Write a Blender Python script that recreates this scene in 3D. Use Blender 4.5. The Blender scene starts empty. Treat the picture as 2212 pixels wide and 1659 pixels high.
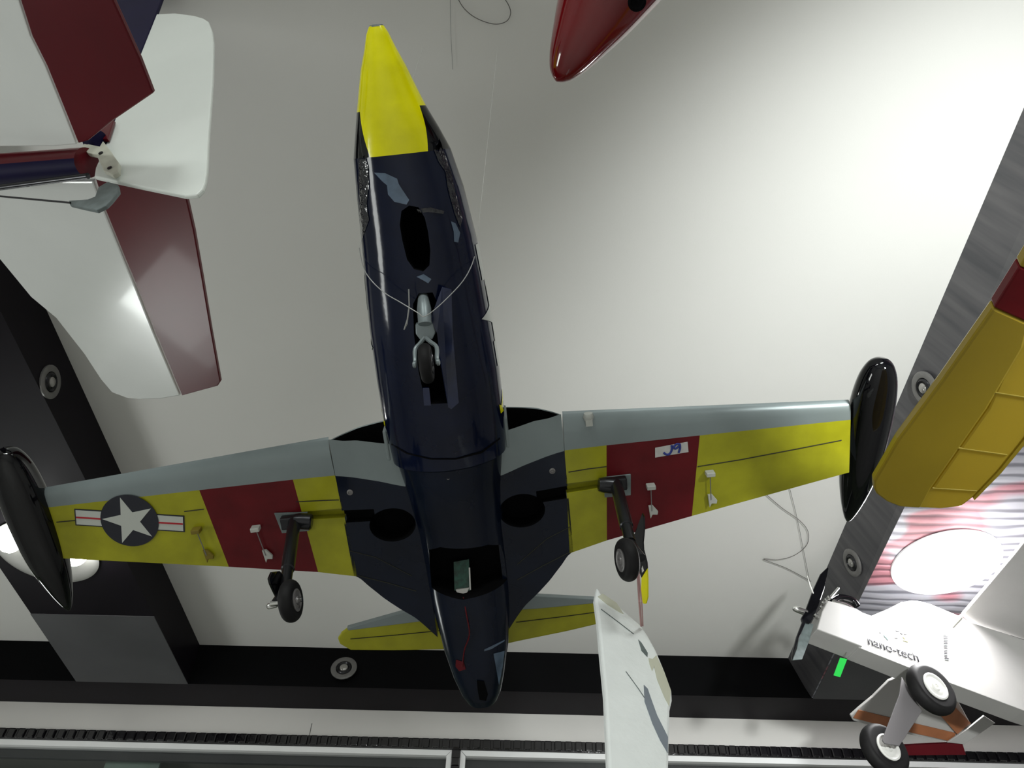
import bpy, bmesh, math, random
from mathutils import Vector, Matrix
from mathutils.bvhtree import BVHTree
from mathutils.geometry import tessellate_polygon
random.seed(7)
SC = bpy.context.scene
COL = SC.collection
PI = math.pi

# ------------------------------------------------------------------ camera, world, exposure, lights
W, H, F = 2212.0, 1659.0, 1736.0
CZ = 1.5                                     # eye height above the floor
EYE = Vector((0, 0, CZ))
_Y = Vector((-13, -2010, -F)).normalized()   # world depth axis seen in camera space
_X = Vector((127000, -2316, 1736)).normalized()
_X = (_X - _Y * _X.dot(_Y)).normalized()
_Z = _X.cross(_Y)
RC = Matrix((_X, _Y, _Z))                    # camera space -> world
cam_d = bpy.data.cameras.new('camera')
cam_d.sensor_width = 36; cam_d.lens = F / W * 36; cam_d.clip_start = 0.01
cam = bpy.data.objects.new('camera', cam_d); COL.objects.link(cam)
cam.matrix_world = Matrix.Translation(EYE) @ RC.to_4x4()
SC.camera = cam

world = bpy.data.worlds.new('world'); SC.world = world; world.use_nodes = True
world.node_tree.nodes['Background'].inputs[0].default_value = (0.55, 0.6, 0.65, 1)
world.node_tree.nodes['Background'].inputs[1].default_value = 0.05
SC.view_settings.view_transform = 'Standard'
SC.view_settings.look = 'None'
SC.view_settings.gamma = 1.0
SC.view_settings.exposure = 0.0
SC.view_settings.use_curve_mapping = False

def area(name, loc, target, size, power, color=(1, 1, 1), sy=None, spread=180):
    d = bpy.data.lights.new(name, 'AREA'); d.energy = power; d.color = color
    d.shape = 'RECTANGLE'; d.size = size; d.size_y = sy or size; d.spread = math.radians(spread)
    o = bpy.data.objects.new(name, d); COL.objects.link(o)
    o.location = loc
    o.rotation_euler = (Vector(target) - Vector(loc)).to_track_quat('-Z', 'Y').to_euler()
    return o
# fluorescent rows on the ceiling of the room behind the viewer, and the spot washing the right of the ceiling
area('room_tube_light', (0.9, -1.6, CZ + 1.5), (0.7, -1.2, 0), 1.2, 55, (0.95, 1.0, 0.97), 0.5)
area('shop_tube_light', (-1.2, -2.2, CZ + 1.5), (-1.2, -1.0, 0), 1.2, 60, (0.95, 1.0, 0.97), 0.4)
def spot(name, loc, target, power, angle, blend=1.0, radius=.08, color=(1, 1, 1)):
    d = bpy.data.lights.new(name, 'SPOT'); d.energy = power; d.spot_size = math.radians(angle); d.spot_blend = blend
    d.shadow_soft_size = radius; d.color = color
    o = bpy.data.objects.new(name, d); COL.objects.link(o); o.location = loc
    o.rotation_euler = (Vector(target) - Vector(loc)).to_track_quat('-Z', 'Y').to_euler()
spot('ceiling_wash_light', (0.80, -0.15, CZ + 0.45), (1.12, 1.75, CZ + 1.6), 145, 88, 1.0, .06, (0.96, 1.0, 0.98))

# added unseen fill light from below, and the lit shelves of the left cabinet
area('low_fill_light', (-2.5, 0.5, CZ - 0.15), (-0.75, 0.7, CZ + 0.75), 0.7, 11, (0.97, 1.0, 0.97), 0.4)
area('shelf_light', (-2.35, 2.78, CZ + 0.35), (-0.5, 0.6, CZ + 0.7), 0.5, 5, (0.95, 1.0, 0.97), 0.35)

# ------------------------------------------------------------------ ray helpers (pixel of the photograph -> point at a real place)
def ray(px, py):
    return RC @ Vector(((px - W / 2) / F, -(py - H / 2) / F, -1.0))
def camp(px, py, d):            # point at camera depth d
    return EYE + ray(px, py) * d
def on_plane(p, o, n):
    r = ray(*p); return EYE + r * ((o - EYE).dot(n) / r.dot(n))
def on_z(p, z):                 # z relative to the eye
    r = ray(*p); return EYE + r * (z / r.z)
def on_y(p, y):
    r = ray(*p); return EYE + r * (y / r.y)

# ------------------------------------------------------------------ materials
def mat(name, col, rough=.5, metal=0., coat=0., noise=0., nscale=8., bump=0., bscale=40., spec=.5, alpha=1., trans=0., emit=None, estr=0., transl=0.):
    m = bpy.data.materials.new(name); m.use_nodes = True
    nt = m.node_tree; N = nt.nodes; Lk = nt.links; b = N['Principled BSDF']
    b.inputs['Base Color'].default_value = (*col, 1)
    b.inputs['Roughness'].default_value = rough
    b.inputs['Metallic'].default_value = metal
    b.inputs['Coat Weight'].default_value = coat
    b.inputs['Coat Roughness'].default_value = .06
    b.inputs['Specular IOR Level'].default_value = spec
    b.inputs['Alpha'].default_value = alpha
    b.inputs['Transmission Weight'].default_value = trans
    if emit: b.inputs['Emission Color'].default_value = (*emit, 1); b.inputs['Emission Strength'].default_value = estr
    tc = N.new('ShaderNodeTexCoord')
    if noise:
        n = N.new('ShaderNodeTexNoise'); n.inputs['Scale'].default_value = nscale; n.inputs['Detail'].default_value = 5
        Lk.new(tc.outputs['Object'], n.inputs['Vector'])
        mp = N.new('ShaderNodeMapRange'); mp.inputs['From Min'].default_value = .3; mp.inputs['From Max'].default_value = .7
        mp.inputs['To Min'].default_value = 1 - noise; mp.inputs['To Max'].default_value = 1 + noise
        Lk.new(n.outputs['Fac'], mp.inputs['Value'])
        mx = N.new('ShaderNodeVectorMath'); mx.operation = 'SCALE'; mx.inputs[0].default_value = col
        Lk.new(mp.outputs[0], mx.inputs['Scale']); Lk.new(mx.outputs[0], b.inputs['Base Color'])
    if bump:
        n = N.new('ShaderNodeTexNoise'); n.inputs['Scale'].default_value = bscale; n.inputs['Detail'].default_value = 3
        Lk.new(tc.outputs['Object'], n.inputs['Vector'])
        bp = N.new('ShaderNodeBump'); bp.inputs['Strength'].default_value = bump; bp.inputs['Distance'].default_value = .004
        Lk.new(n.outputs['Fac'], bp.inputs['Height']); Lk.new(bp.outputs[0], b.inputs['Normal'])
        if coat: Lk.new(bp.outputs[0], b.inputs['Coat Normal'])
    if transl:
        t = N.new('ShaderNodeBsdfTranslucent'); t.inputs['Color'].default_value = (*col, 1)
        ms = N.new('ShaderNodeMixShader'); ms.inputs[0].default_value = transl
        Lk.new(b.outputs[0], ms.inputs[1]); Lk.new(t.outputs[0], ms.inputs[2])
        Lk.new(ms.outputs[0], N['Material Output'].inputs['Surface'])
    return m
M = {}
M['ceiling'] = mat('ceiling_paint', (.80, .79, .76), .55, noise=.02, nscale=2, bump=.03, bscale=300)
M['white_wall'] = mat('white_panel', (.8, .78, .75), .4, noise=.03, nscale=3)
M['dark_beam'] = mat('dark_laminate', (.009, .007, .010), .42, noise=.2, nscale=5, spec=.08)
M['black_beam'] = mat('black_laminate', (.002, .002, .0025), .6, noise=.2, nscale=5, spec=.06)
M['mid_grey'] = mat('mid_grey_plain', (.075, .075, .08), .55, noise=.12, nscale=6)
M['floor'] = mat('floor_tile', (.55, .54, .52), .4, noise=.1, nscale=3)
M['room_wall'] = mat('room_wall', (.7, .7, .69), .7, noise=.05)
M['blue'] = mat('navy_film', (.003, .006, .022), .14, coat=.22, noise=.25, nscale=14, bump=.14, bscale=22, spec=.2)
M['blue_clean'] = mat('navy_film_smooth', (.003, .006, .016), .2, coat=.12, noise=.3, nscale=12, bump=.05, bscale=14, spec=.2)
M['blue_flap'] = mat('blue_door', (.004, .01, .045), .3, coat=.3, noise=.4, nscale=30)
M['yellow'] = mat('yellow_film', (.33, .32, .012), .3, coat=.1, noise=.13, nscale=26, spec=.3)
M['nose_yellow'] = mat('nose_yellow_paint', (.85, .80, .0), .2, coat=.3, spec=.3, noise=.12, nscale=20)
M['red'] = mat('red_film', (.105, .005, .008), .32, coat=.05, noise=.2, nscale=22, spec=.2)
M['silver'] = mat('silver_paint', (.22, .26, .265), .35, metal=.25, noise=.08, nscale=10)
M['black'] = mat('gloss_black', (.002, .002, .003), .06, coat=.3, noise=.2, spec=.3)
M['well'] = mat('dark_inside', (.0015, .0015, .002), .9, spec=.1)
M['seam'] = mat('dark_seam', (.02, .02, .01), .8)
M['tyre'] = mat('tyre_rubber', (.010, .0095, .010), .6, noise=.2, nscale=60, spec=.18)
M['hub'] = mat('grey_hub', (.22, .21, .21), .4, metal=.4, noise=.1)
M['white_hub'] = mat('white_hub', (.7, .69, .66), .4, noise=.05)
M['strut'] = mat('dark_strut', (.03, .03, .033), .25, metal=.7, noise=.2)
M['grey_strut'] = mat('grey_strut', (.23, .27, .28), .4, metal=.3, noise=.1)
M['bracket'] = mat('grey_bracket', (.14, .17, .17), .5, noise=.25, nscale=60)
M['clear'] = mat('clear_plastic', (.55, .56, .52), .2, noise=.1, alpha=.75)
M['white'] = mat('white_film', (.80, .84, .80), .3, coat=.3, noise=.03, nscale=6)
M['stab_white'] = mat('stab_white_film', (.82, .84, .82), .18, coat=.5, noise=.04, nscale=5, bump=.02, bscale=6)
M['foam'] = mat('white_foam', (.90, .93, .92), .5, noise=.03, nscale=30, bump=.25, bscale=120)
M['tear'] = mat('grey_tape', (.22, .25, .29), .3, noise=.15)
M['cream'] = mat('cream_tape', (.62, .62, .5), .4, noise=.06)
M['tail_red'] = mat('tail_red_film', (.10, .004, .009), .3, coat=.08, spec=.25, noise=.12, nscale=8)
M['tail_blue'] = mat('tail_blue_film', (.008, .006, .034), .5, spec=.08, noise=.15)
M['tail_horn'] = mat('horn_plastic', (.50, .50, .42), .4, noise=.15, nscale=40)
M['nose_red'] = mat('gloss_red', (.14, .003, .005), .08, coat=.5, noise=.2, nscale=10)
M['wing_yellow'] = mat('yellow_sheet_film', (.36, .255, .02), .28, coat=.2, noise=.08, transl=.15)
M['wing_clear'] = mat('yellow_open_film', (.60, .45, .05), .2, coat=.3, noise=.05, transl=.45)
M['wing_rib'] = mat('yellow_rib', (.25, .19, .02), .6, transl=.3)
M['foam_grey'] = mat('plain_foam', (.38, .37, .36), .45, noise=.04, nscale=12)
M['leg'] = mat('leg_aluminium', (.17, .16, .165), .4, metal=.2, noise=.05)
M['orange'] = mat('orange_tape', (.30, .11, .045), .45, noise=.15, nscale=20)
M['chrome'] = mat('chrome', (.75, .75, .73), .15, metal=1)
M['ink'] = mat('dark_ink', (.03, .028, .04), .6)
M['inkg'] = mat('green_ink', (.12, .3, .27), .6)
M['inky'] = mat('yellow_ink', (.55, .55, .1), .6)
M['green'] = mat('green_tag', (.03, .75, .10), .5, emit=None)
M['tagwhite'] = mat('label_white', (.5, .49, .47), .6, noise=.1, nscale=80)
M['biro'] = mat('blue_marker', (.015, .03, .2), .6)
M['insblue'] = mat('insignia_blue', (.008, .009, .018), .3)
M['inswhite'] = mat('insignia_white', (.5, .52, .48), .35)
M['insred'] = mat('insignia_red', (.4, .01, .02), .35)
M['crinkle'] = mat('crinkled_film', (.002, .003, .008), .08, coat=1, bump=1.0, bscale=75, spec=.5)
M['faint'] = mat('faint_nylon', (.6, .6, .58), .3)
M['nylon'] = mat('nylon_line', (.35, .35, .34), .3)
M['nylon_dark'] = mat('dark_nylon', (.12, .11, .1), .4)
M['pink'] = mat('pink_string', (.45, .26, .25), .8)
M['pcb'] = mat('circuit_green', (.01, .06, .04), .4, noise=.6, nscale=150)
M['tape'] = mat('peeling_tape', (.08, .12, .18), .25, coat=.5, noise=.4, nscale=40)
M['rib'] = mat('black_rubber', (.008, .007, .009), .12, coat=.6, noise=.2, bump=.2, bscale=60)
M['alu'] = mat('aluminium', (.95, .96, .96), .3, metal=.0, noise=.03)
M['olive'] = mat('olive_back', (.16, .20, .12), .6, noise=.35, nscale=2.5)
M['greenish'] = mat('pale_green_board', (.3, .42, .36), .5, noise=.2, nscale=8)
M['lens'] = mat('spot_lens', (.35, .34, .32), .15, metal=.6, noise=.1)
M['ring'] = mat('brushed_ring', (.17, .165, .16), .35, metal=.3, noise=.1, nscale=50)
M['lamp'] = mat('lamp_diffuser', (1, 1, 1), .5, emit=(1, 1, 1), estr=14)
M['bulb'] = mat('lit_bulb', (1, 1, 1), .5, emit=(1, 1, .97), estr=30)
M['bowl'] = mat('lamp_bowl', (.3, .3, .28), .35)
M['glass'] = mat('cabinet_glass', (.06, .07, .065), .05, alpha=.22, spec=.5)

def soffit_material():  # brushed metal; grey bands and red blotches paint blurred reflections into its colour
    m = bpy.data.materials.new('metal_painted_reflections'); m.use_nodes = True
    nt = m.node_tree; N = nt.nodes; Lk = nt.links; b = N['Principled BSDF']
    b.inputs['Roughness'].default_value = .38; b.inputs['Metallic'].default_value = .35
    tc = N.new('ShaderNodeTexCoord')
    ns = N.new('ShaderNodeTexNoise'); ns.inputs['Scale'].default_value = 2.2; ns.inputs['Detail'].default_value = 2
    Lk.new(tc.outputs['Object'], ns.inputs['Vector'])
    mp = N.new('ShaderNodeMapping'); mp.inputs['Scale'].default_value = (.4, 1, 1)
    Lk.new(tc.outputs['Object'], mp.inputs['Vector'])
    wv = N.new('ShaderNodeTexWave'); wv.bands_direction = 'Y'; wv.inputs['Scale'].default_value = 9; wv.inputs['Distortion'].default_value = 4.5
    wv.inputs['Detail'].default_value = 2; wv.inputs['Detail Scale'].default_value = 1.2
    Lk.new(mp.outputs[0], wv.inputs['Vector'])
    r1 = N.new('ShaderNodeValToRGB'); r1.color_ramp.elements[0].position = .05; r1.color_ramp.elements[0].color = (.17, .17, .2, 1)
    r1.color_ramp.elements[1].position = .45; r1.color_ramp.elements[1].color = (.42, .42, .47, 1)
    Lk.new(wv.outputs['Fac'], r1.inputs['Fac'])
    mp2 = N.new('ShaderNodeMapping'); mp2.inputs['Scale'].default_value = (2.2, 4.5, 1); mp2.inputs['Rotation'].default_value = (0, 0, .5)
    Lk.new(tc.outputs['Object'], mp2.inputs['Vector'])
    n2 = N.new('ShaderNodeTexNoise'); n2.inputs['Scale'].default_value = 1.6; n2.inputs['Detail'].default_value = 1
    Lk.new(mp2.outputs[0], n2.inputs['Vector'])
    r2 = N.new('ShaderNodeValToRGB'); r2.color_ramp.elements[0].position = .53; r2.color_ramp.elements[0].color = (0, 0, 0, 1)
    r2.color_ramp.elements[1].position = .58; r2.color_ramp.elements[1].color = (1, 1, 1, 1)
    Lk.new(n2.outputs['Fac'], r2.inputs['Fac'])
    mx = N.new('ShaderNodeMix'); mx.data_type = 'RGBA'; mx.blend_type = 'MULTIPLY'
    Lk.new(r2.outputs[0], mx.inputs['Factor']); Lk.new(r1.outputs[0], mx.inputs['A']); mx.inputs['B'].default_value = (1.0, .45, .48, 1)
    Lk.new(mx.outputs['Result'], b.inputs['Base Color'])
    bp = N.new('ShaderNodeBump'); bp.inputs['Strength'].default_value = .25; bp.inputs['Distance'].default_value = .004
    Lk.new(wv.outputs['Fac'], bp.inputs['Height']); Lk.new(bp.outputs[0], b.inputs['Normal'])
    return m
M['soffit'] = soffit_material()
def brushed_side():
    m = mat('brushed_grey_side', (.07, .07, .075), .36, metal=.3)
    nt = m.node_tree; N = nt.nodes; Lk = nt.links; b = N['Principled BSDF']
    tc = N.new('ShaderNodeTexCoord'); mp = N.new('ShaderNodeMapping'); mp.inputs['Rotation'].default_value = (.5, 0, 0); mp.inputs['Scale'].default_value = (1, 34, 3)
    n = N.new('ShaderNodeTexNoise'); n.inputs['Scale'].default_value = 1.0; n.inputs['Detail'].default_value = 3
    Lk.new(tc.outputs['Object'], mp.inputs['Vector']); Lk.new(mp.outputs[0], n.inputs['Vector'])
    r = N.new('ShaderNodeValToRGB'); r.color_ramp.elements[0].position = .3; r.color_ramp.elements[0].color = (.06, .06, .066, 1)
    r.color_ramp.elements[1].position = .7; r.color_ramp.elements[1].color = (.115, .11, .115, 1)
    Lk.new(n.outputs['Fac'], r.inputs['Fac']); Lk.new(r.outputs[0], b.inputs['Base Color'])
    return m
M['side'] = brushed_side()

# ------------------------------------------------------------------ object helpers
ROOTS = {}
def thing(name, label, cat, loc=(0, 0, 0), rot=None, group=None):
    o = bpy.data.objects.new(name, None); COL.objects.link(o); o.empty_display_size = .05
    mw = Matrix.Translation(Vector(loc)) @ (rot.to_4x4() if rot else Matrix.Identity(4))
    o.matrix_world = mw; ROOTS[o] = mw
    o['label'] = label; o['category'] = cat
    if group: o['group'] = group
    return o
def tag(o, label, cat, group=None):
    o['label'] = label; o['category'] = cat
    if group: o['group'] = group
    return o
def base_of(p):
    while p.parent: p = p.parent
    return ROOTS.get(p, Matrix.Identity(4))
def mk(name, verts, faces, mats, idx=None, parent=None, smooth=False, local=False, bevel=0, angle=40):
    """verts in world space (or in the thing's own space when local)"""
    if parent is not None and not local:
        inv = base_of(parent).inverted(); verts = [inv @ Vector(v) for v in verts]
    me = bpy.data.meshes.new(name)
    me.from_pydata([tuple(v) for v in verts], [], faces)
    for m in (mats if isinstance(mats, (list, tuple)) else [mats]): me.materials.append(m)
    if idx:
        for p, i in zip(me.polygons, idx): p.material_index = i
    bm = bmesh.new(); bm.from_mesh(me)
    bmesh.ops.remove_doubles(bm, verts=bm.verts, dist=1e-6)
    bmesh.ops.recalc_face_normals(bm, faces=bm.faces); bm.to_mesh(me); bm.free()
    if smooth:
        for p in me.polygons: p.use_smooth = True
        me.set_sharp_from_angle(angle=math.radians(angle))
    o = bpy.data.objects.new(name, me); COL.objects.link(o)
    if parent is not None: o.parent = parent
    if bevel:
        b = o.modifiers.new('bevel', 'BEVEL'); b.width = bevel; b.segments = 2; b.limit_method = 'ANGLE'; b.angle_limit = math.radians(30)
    return o
def struct(o): o['kind'] = 'structure'; return o
def box_vf(a, b):
    x0, y0, z0 = a; x1, y1, z1 = b
    v = [(x0,y0,z0),(x1,y0,z0),(x1,y1,z0),(x0,y1,z0),(x0,y0,z1),(x1,y0,z1),(x1,y1,z1),(x0,y1,z1)]
    return v, [(0,1,2,3),(4,5,6,7),(0,1,5,4),(1,2,6,5),(2,3,7,6),(3,0,4,7)]
def boxes(name, lst, m, parent=None, **k):
    V, Fc = [], []
    for a, b in lst:
        v, f = box_vf(a, b); n = len(V); V += v; Fc += [tuple(i + n for i in q) for q in f]
    return mk(name, V, Fc, m, None, parent, **k)
def prism(name, pts, vec, m, parent=None, side=None, **k):
    """polygon extruded by vec, quads round the rim"""
    vec = Vector(vec); pts = [Vector(p) for p in pts]; n = len(pts)
    V = pts + [p + vec for p in pts]
    Fc = [tuple(range(n)), tuple(range(2 * n - 1, n - 1, -1))] + [(i, (i + 1) % n, (i + 1) % n + n, i + n) for i in range(n)]
    idx = None
    if side: m = [m, side]; idx = [0, 0] + [1] * n
    return mk(name, V, Fc, m, idx, parent, **k)
def tube_vf(path, r, seg=10, cap=True):
    path = [Vector(p) for p in path]; rs = r if isinstance(r, (list, tuple)) else [r] * len(path)
    V, Fc = [], []; ref = None
    for i, p in enumerate(path):
        t = (path[min(i + 1, len(path) - 1)] - path[max(i - 1, 0)]).normalized()
        if ref is None: ref = t.orthogonal().normalized()
        u = (ref - t * ref.dot(t)).normalized(); ref = u; w = t.cross(u)
        for k in range(seg):
            a = 2 * PI * k / seg; V.append(p + (u * math.cos(a) + w * math.sin(a)) * rs[i])
    for i in range(len(path) - 1):
        for k in range(seg):
            a = i * seg + k; b = i * seg + (k + 1) % seg
            Fc.append((a, b, b + seg, a + seg))
    if cap: Fc += [tuple(range(seg)), tuple(range(len(V) - 1, len(V) - seg - 1, -1))]
    return V, Fc
def tube(name, path, r, m, parent=None, seg=10, **k):
    v, f = tube_vf(path, r, seg); return mk(name, v, f, m, None, parent, smooth=True, **k)
def lathe(name, prof, o, ax, m, parent=None, seg=40, idx=None, squash=None, **k):
    """prof: list of (radius, offset along ax)"""
    o = Vector(o); ax = Vector(ax).normalized(); u = ax.orthogonal().normalized(); w = ax.cross(u)
    V, Fc, ix = [], [], []
    for (r, h) in prof:
        for s in range(seg):
            a = 2 * PI * s / seg; V.append(o + ax * h + (u * math.cos(a) + w * math.sin(a)) * max(r, 1e-5))
    for i in range(len(prof) - 1):
        for s in range(seg):
            a = i * seg + s; b = i * seg + (s + 1) % seg; Fc.append((a, b, b + seg, a + seg)); ix.append(idx[i] if idx else 0)
    Fc.append(tuple(range(seg))); ix.append(idx[0] if idx else 0)
    Fc.append(tuple(range(len(V) - seg, len(V)))); ix.append(idx[-1] if idx else 0)
    return mk(name, V, Fc, m, ix, parent, smooth=True, **k)
def loft_vf(secs, closed=True):
    n = len(secs[0]); V = [p for s in secs for p in s]; Fc = []
    for i in range(len(secs) - 1):
        for k in range(n if closed else n - 1):
            a = i * n + k; b = i * n + (k + 1) % n; Fc.append((a, b, b + n, a + n))
    return V, Fc
def catmull(P, n=8):
    P = [Vector(p) for p in P]; out = []
    for i in range(len(P) - 1):
        p0, p1, p2, p3 = P[max(i-1, 0)], P[i], P[i+1], P[min(i+2, len(P)-1)]
        for k in range(n):
            t = k / n
            out.append(.5 * ((2*p1) + (p2-p0)*t + (2*p0-5*p1+4*p2-p3)*t*t + (3*p1-p0-3*p2+p3)*t**3))
    return out + [P[-1]]
def interp(tab, y):
    if y <= tab[0][0]: return tab[0][1:]
    for a, b in zip(tab, tab[1:]):
        if y <= b[0]:
            t = (y - a[0]) / (b[0] - a[0]); t2 = t
            return tuple(p + (q - p) * t2 for p, q in zip(a[1:], b[1:]))
    return tab[-1][1:]
def smooth_tab(tab, n=6):
    P = tab; out = []
    for i in range(len(P) - 1):
        p0, p1, p2, p3 = P[max(i-1, 0)], P[i], P[i+1], P[min(i+2, len(P)-1)]
        for k in range(n):
            t = k / n
            out.append(tuple(.5*((2*b)+(c-a)*t+(2*a-5*b+4*c-d)*t*t+(3*b-a-3*c+d)*t**3) for a, b, c, d in zip(p0, p1, p2, p3)))
    return out + [P[-1]]
def boolean(o, cutters):
    for c in cutters:
        md = o.modifiers.new('cut', 'BOOLEAN'); md.operation = 'DIFFERENCE'; md.object = c; md.solver = 'EXACT'; md.material_mode = 'TRANSFER'
    bpy.context.view_layer.update()
    dg = bpy.context.evaluated_depsgraph_get()
    me = bpy.data.meshes.new_from_object(o.evaluated_get(dg), preserve_all_data_layers=True, depsgraph=dg)
    o.modifiers.clear(); old = o.data; o.data = me; me.name = old.name
    me.set_sharp_from_angle(angle=math.radians(35))
    for c in cutters: bpy.data.objects.remove(c)

# ================================================================== THE SETTING (heights relative to the eye)
CE, SO = 1.6, 1.4563            # ceiling, underside of the beams
def Zr(z): return z + CZ
struct(boxes('floor', [((-3.6, -3.5, -.05), (3.6, 3.4, 0))], M['floor']))
struct(boxes('ceiling', [((-3.6, -3.5, Zr(CE)), (3.6, 3.4, Zr(CE) + .05))], M['ceiling']))
struct(boxes('wall_back', [((-3.6, -3.55, 0), (3.6, -3.5, Zr(CE)))], M['room_wall']))
struct(boxes('wall_left', [((-3.65, -3.5, 0), (-3.6, 3.4, Zr(CE)))], M['room_wall']))
struct(boxes('wall_right', [((3.6, -3.5, 0), (3.65, 3.4, Zr(CE)))], M['room_wall']))
YW = 2.872                       # front face of the fitted cabinets
z_trim_top = (on_y((700, 1587), YW - .02) - EYE).z
z_trim_bot = (on_y((700, 1611), YW - .02) - EYE).z
z_alu_bot = (on_y((700, 1626), YW - .01) - EYE).z
struct(boxes('wall_front', [((-3.6, YW, Zr(z_trim_bot)), (3.6, 3.4, Zr(SO)))], M['white_wall']))
struct(boxes('wall_front', [((-3.6, 3.3, 0), (3.6, 3.4, Zr(z_trim_bot)))], M['olive']))
# front dark beam: near face slightly raked
V = [(-3.6, 2.69, Zr(CE)), (3.6, 2.69, Zr(CE)), (3.6, 2.71, Zr(SO)), (-3.6, 2.71, Zr(SO)), (3.6, YW + .02, Zr(SO)), (-3.6, YW + .02, Zr(SO)), (3.6, YW + .02, Zr(CE)), (-3.6, YW + .02, Zr(CE))]
struct(mk('trim_1', V, [(0,1,2,3), (3,2,4,5), (5,4,6,7), (7,6,1,0), (0,3,5,7), (1,2,4,6)], [M['black_beam'], M['dark_beam']], [0, 1, 0, 0, 0, 0]))
# left dark beam
xl, xr = -1.587, -1.183
V, Fc = box_vf((xl, -3.5, Zr(SO) - .0008), (xr, 2.705, Zr(CE)))
struct(mk('trim_2', V, Fc, M['dark_beam']))
# lighter grey sheet on its underside next to the wall
struct(boxes('trim_3', [((xl, 2.281, Zr(SO) - .0035), (xr, 2.706, Zr(SO) - .0009))], M['mid_grey']))
# right soffit with sloping brushed side
V = [(.988, -3.5, Zr(CE)), (.993, 2.705, Zr(CE)), (1.046, 2.705, Zr(SO)), (1.018, -3.5, Zr(SO)), (3.6, -3.5, Zr(SO)), (3.6, 2.705, Zr(SO)), (3.6, -3.5, Zr(CE)), (3.6, 2.705, Zr(CE))]
V = [(a, b, c - (.0008 if c < Zr(CE) else 0)) for a, b, c in V]
struct(mk('trim_4', V, [(0,1,2,3), (3,2,5,4), (4,5,7,6), (0,1,7,6), (0,3,4,6), (1,2,5,7)], [M['side'], M['soffit']], [0, 1, 0, 0, 0, 0]))
struct(boxes('trim_5', [((1.05, 2.281, Zr(SO) - .0035), (3.55, 2.706, Zr(SO) - .0009))], M['mid_grey']))
# ribbed black rubber trim along the cabinet heads
ribs = [((-3.0, YW - .016, Zr(z_trim_bot)), (3.0, YW, Zr(z_trim_top)))]
x = -2.2; zt, zb = z_trim_top, z_trim_bot
while x < 2.2:
    ribs.append(((x, YW - .024, Zr(zb + .002)), (x + .027, YW - .015, Zr(zt - .003)))); x += .0365
struct(boxes('trim_6', ribs, M['rib'], bevel=.005))
xs = on_y((985, 1640), YW).x
struct(boxes('trim_7', [((xs - .016, YW - .02, .9), (xs + .016, YW + .02, Zr(zb)))] + [((xs - .014, YW - .027, 1.0 + i * .0365), (xs + .014, YW - .019, 1.027 + i * .0365)) for i in range(int((Zr(zb) - 1.0) / .0365))], M['rib'], bevel=.005))
o = boxes('trim_8', [((on_y((668, 1590), YW).x - .001, YW - .0015, Zr(zt)), (on_y((668, 1590), YW).x + .001, YW, Zr(zt) + .05))], M['ring']); struct(o)
# glazed display cabinets
def cabinet(x0, x1, label, shelfx):
    t = thing('display_cabinet', label, 'cabinet', ((x0 + x1) / 2, YW, 0))
    za, zf = Zr(z_alu_bot), Zr(zb) - .0005
    w = .026
    ff = [(x0, zf, x1 - 0, za), ]
    # mitred frame
    def bar(p): return prism('door_frame', [(a, YW - .012, b) for a, b in p], (0, .03, 0), M['alu'], t)
    hh = zf - za
    bar([(x0, zf), (x1, zf), (x1 - hh, za), (x0 + hh, za)])
    bar([(x0, zf - .001), (x0 + hh - .002, za - .001), (x0 + hh - .002, .95), (x0, .95)])
    bar([(x1, zf - .001), (x1, .95), (x1 - hh + .002, .95), (x1 - hh + .002, za - .001)])
    boxes('inner_rail', [((x0 + hh, YW + .02, za - .03), (x1 - hh, YW + .035, za + .004))], M['mid_grey'], t)
    boxes('glass_pane', [((x0 + hh - .001, YW + .003, .9), (x1 - hh + .001, YW + .007, za + .001))], M['glass'], t)
    boxes('back_panel', [((x0 + .02, 3.27, .8), (x1 - .02, 3.29, za + .05))], M['olive'], t)
    boxes('cabinet_side', [((x0 + .004, YW + .03, .8), (x0 + .02, 3.29, za + .05))], M['dark_beam'], t)
    boxes('cabinet_side', [((x1 - .02, YW + .03, .8), (x1 - .004, 3.29, za + .05))], M['dark_beam'], t)
    boxes('shelf', [((x0 + .02, YW + .06, za - .085), (x1 - .02, 3.27, za - .079))], M['olive'], t)
    return t
cabinet(-2.6, xs - .016, 'glass display cabinet with aluminium frame, left of the ribbed black divider', 0)
cabinet(xs + .016, 2.6, 'glass display cabinet with aluminium frame, right of the ribbed black divider', 0)
xa, xb_ = on_y((233, 1640), YW + .05).x, on_y((350, 1640), YW + .05).x
tag(boxes('display_board', [((xa, YW + .045, 1.9), (xb_, YW + .055, Zr(z_alu_bot) + .004))], M['greenish']), 'pale green board standing upright behind the left cabinet glass', 'board')

# round lamps in the beams
def disc_lamp(cx, cy, r):
    t = thing('ceiling_light', 'large round lit panel lamp set in the right brushed metal soffit', 'ceiling light', (cx, cy, Zr(SO)))
    lathe('trim_ring', [(r + .004, -.002), (r + .003, -.006), (r - .004, -.006), (r - .006, -.002)], (cx, cy, Zr(SO)), (0, 0, 1), M['alu'], t, seg=72)
    lathe('diffuser', [(r - .003, -.004), (r - .004, -.008), (r * .6, -.009), (.001, -.009)], (cx, cy, Zr(SO)), (0, 0, 1), M['lamp'], t, seg=72)
    return t
disc_lamp(1.237, 1.912, .149)
area('panel_lamp_light', (1.237, 1.912, Zr(SO) - .02), (1.237, 1.912, 0), .24, 16)
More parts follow.
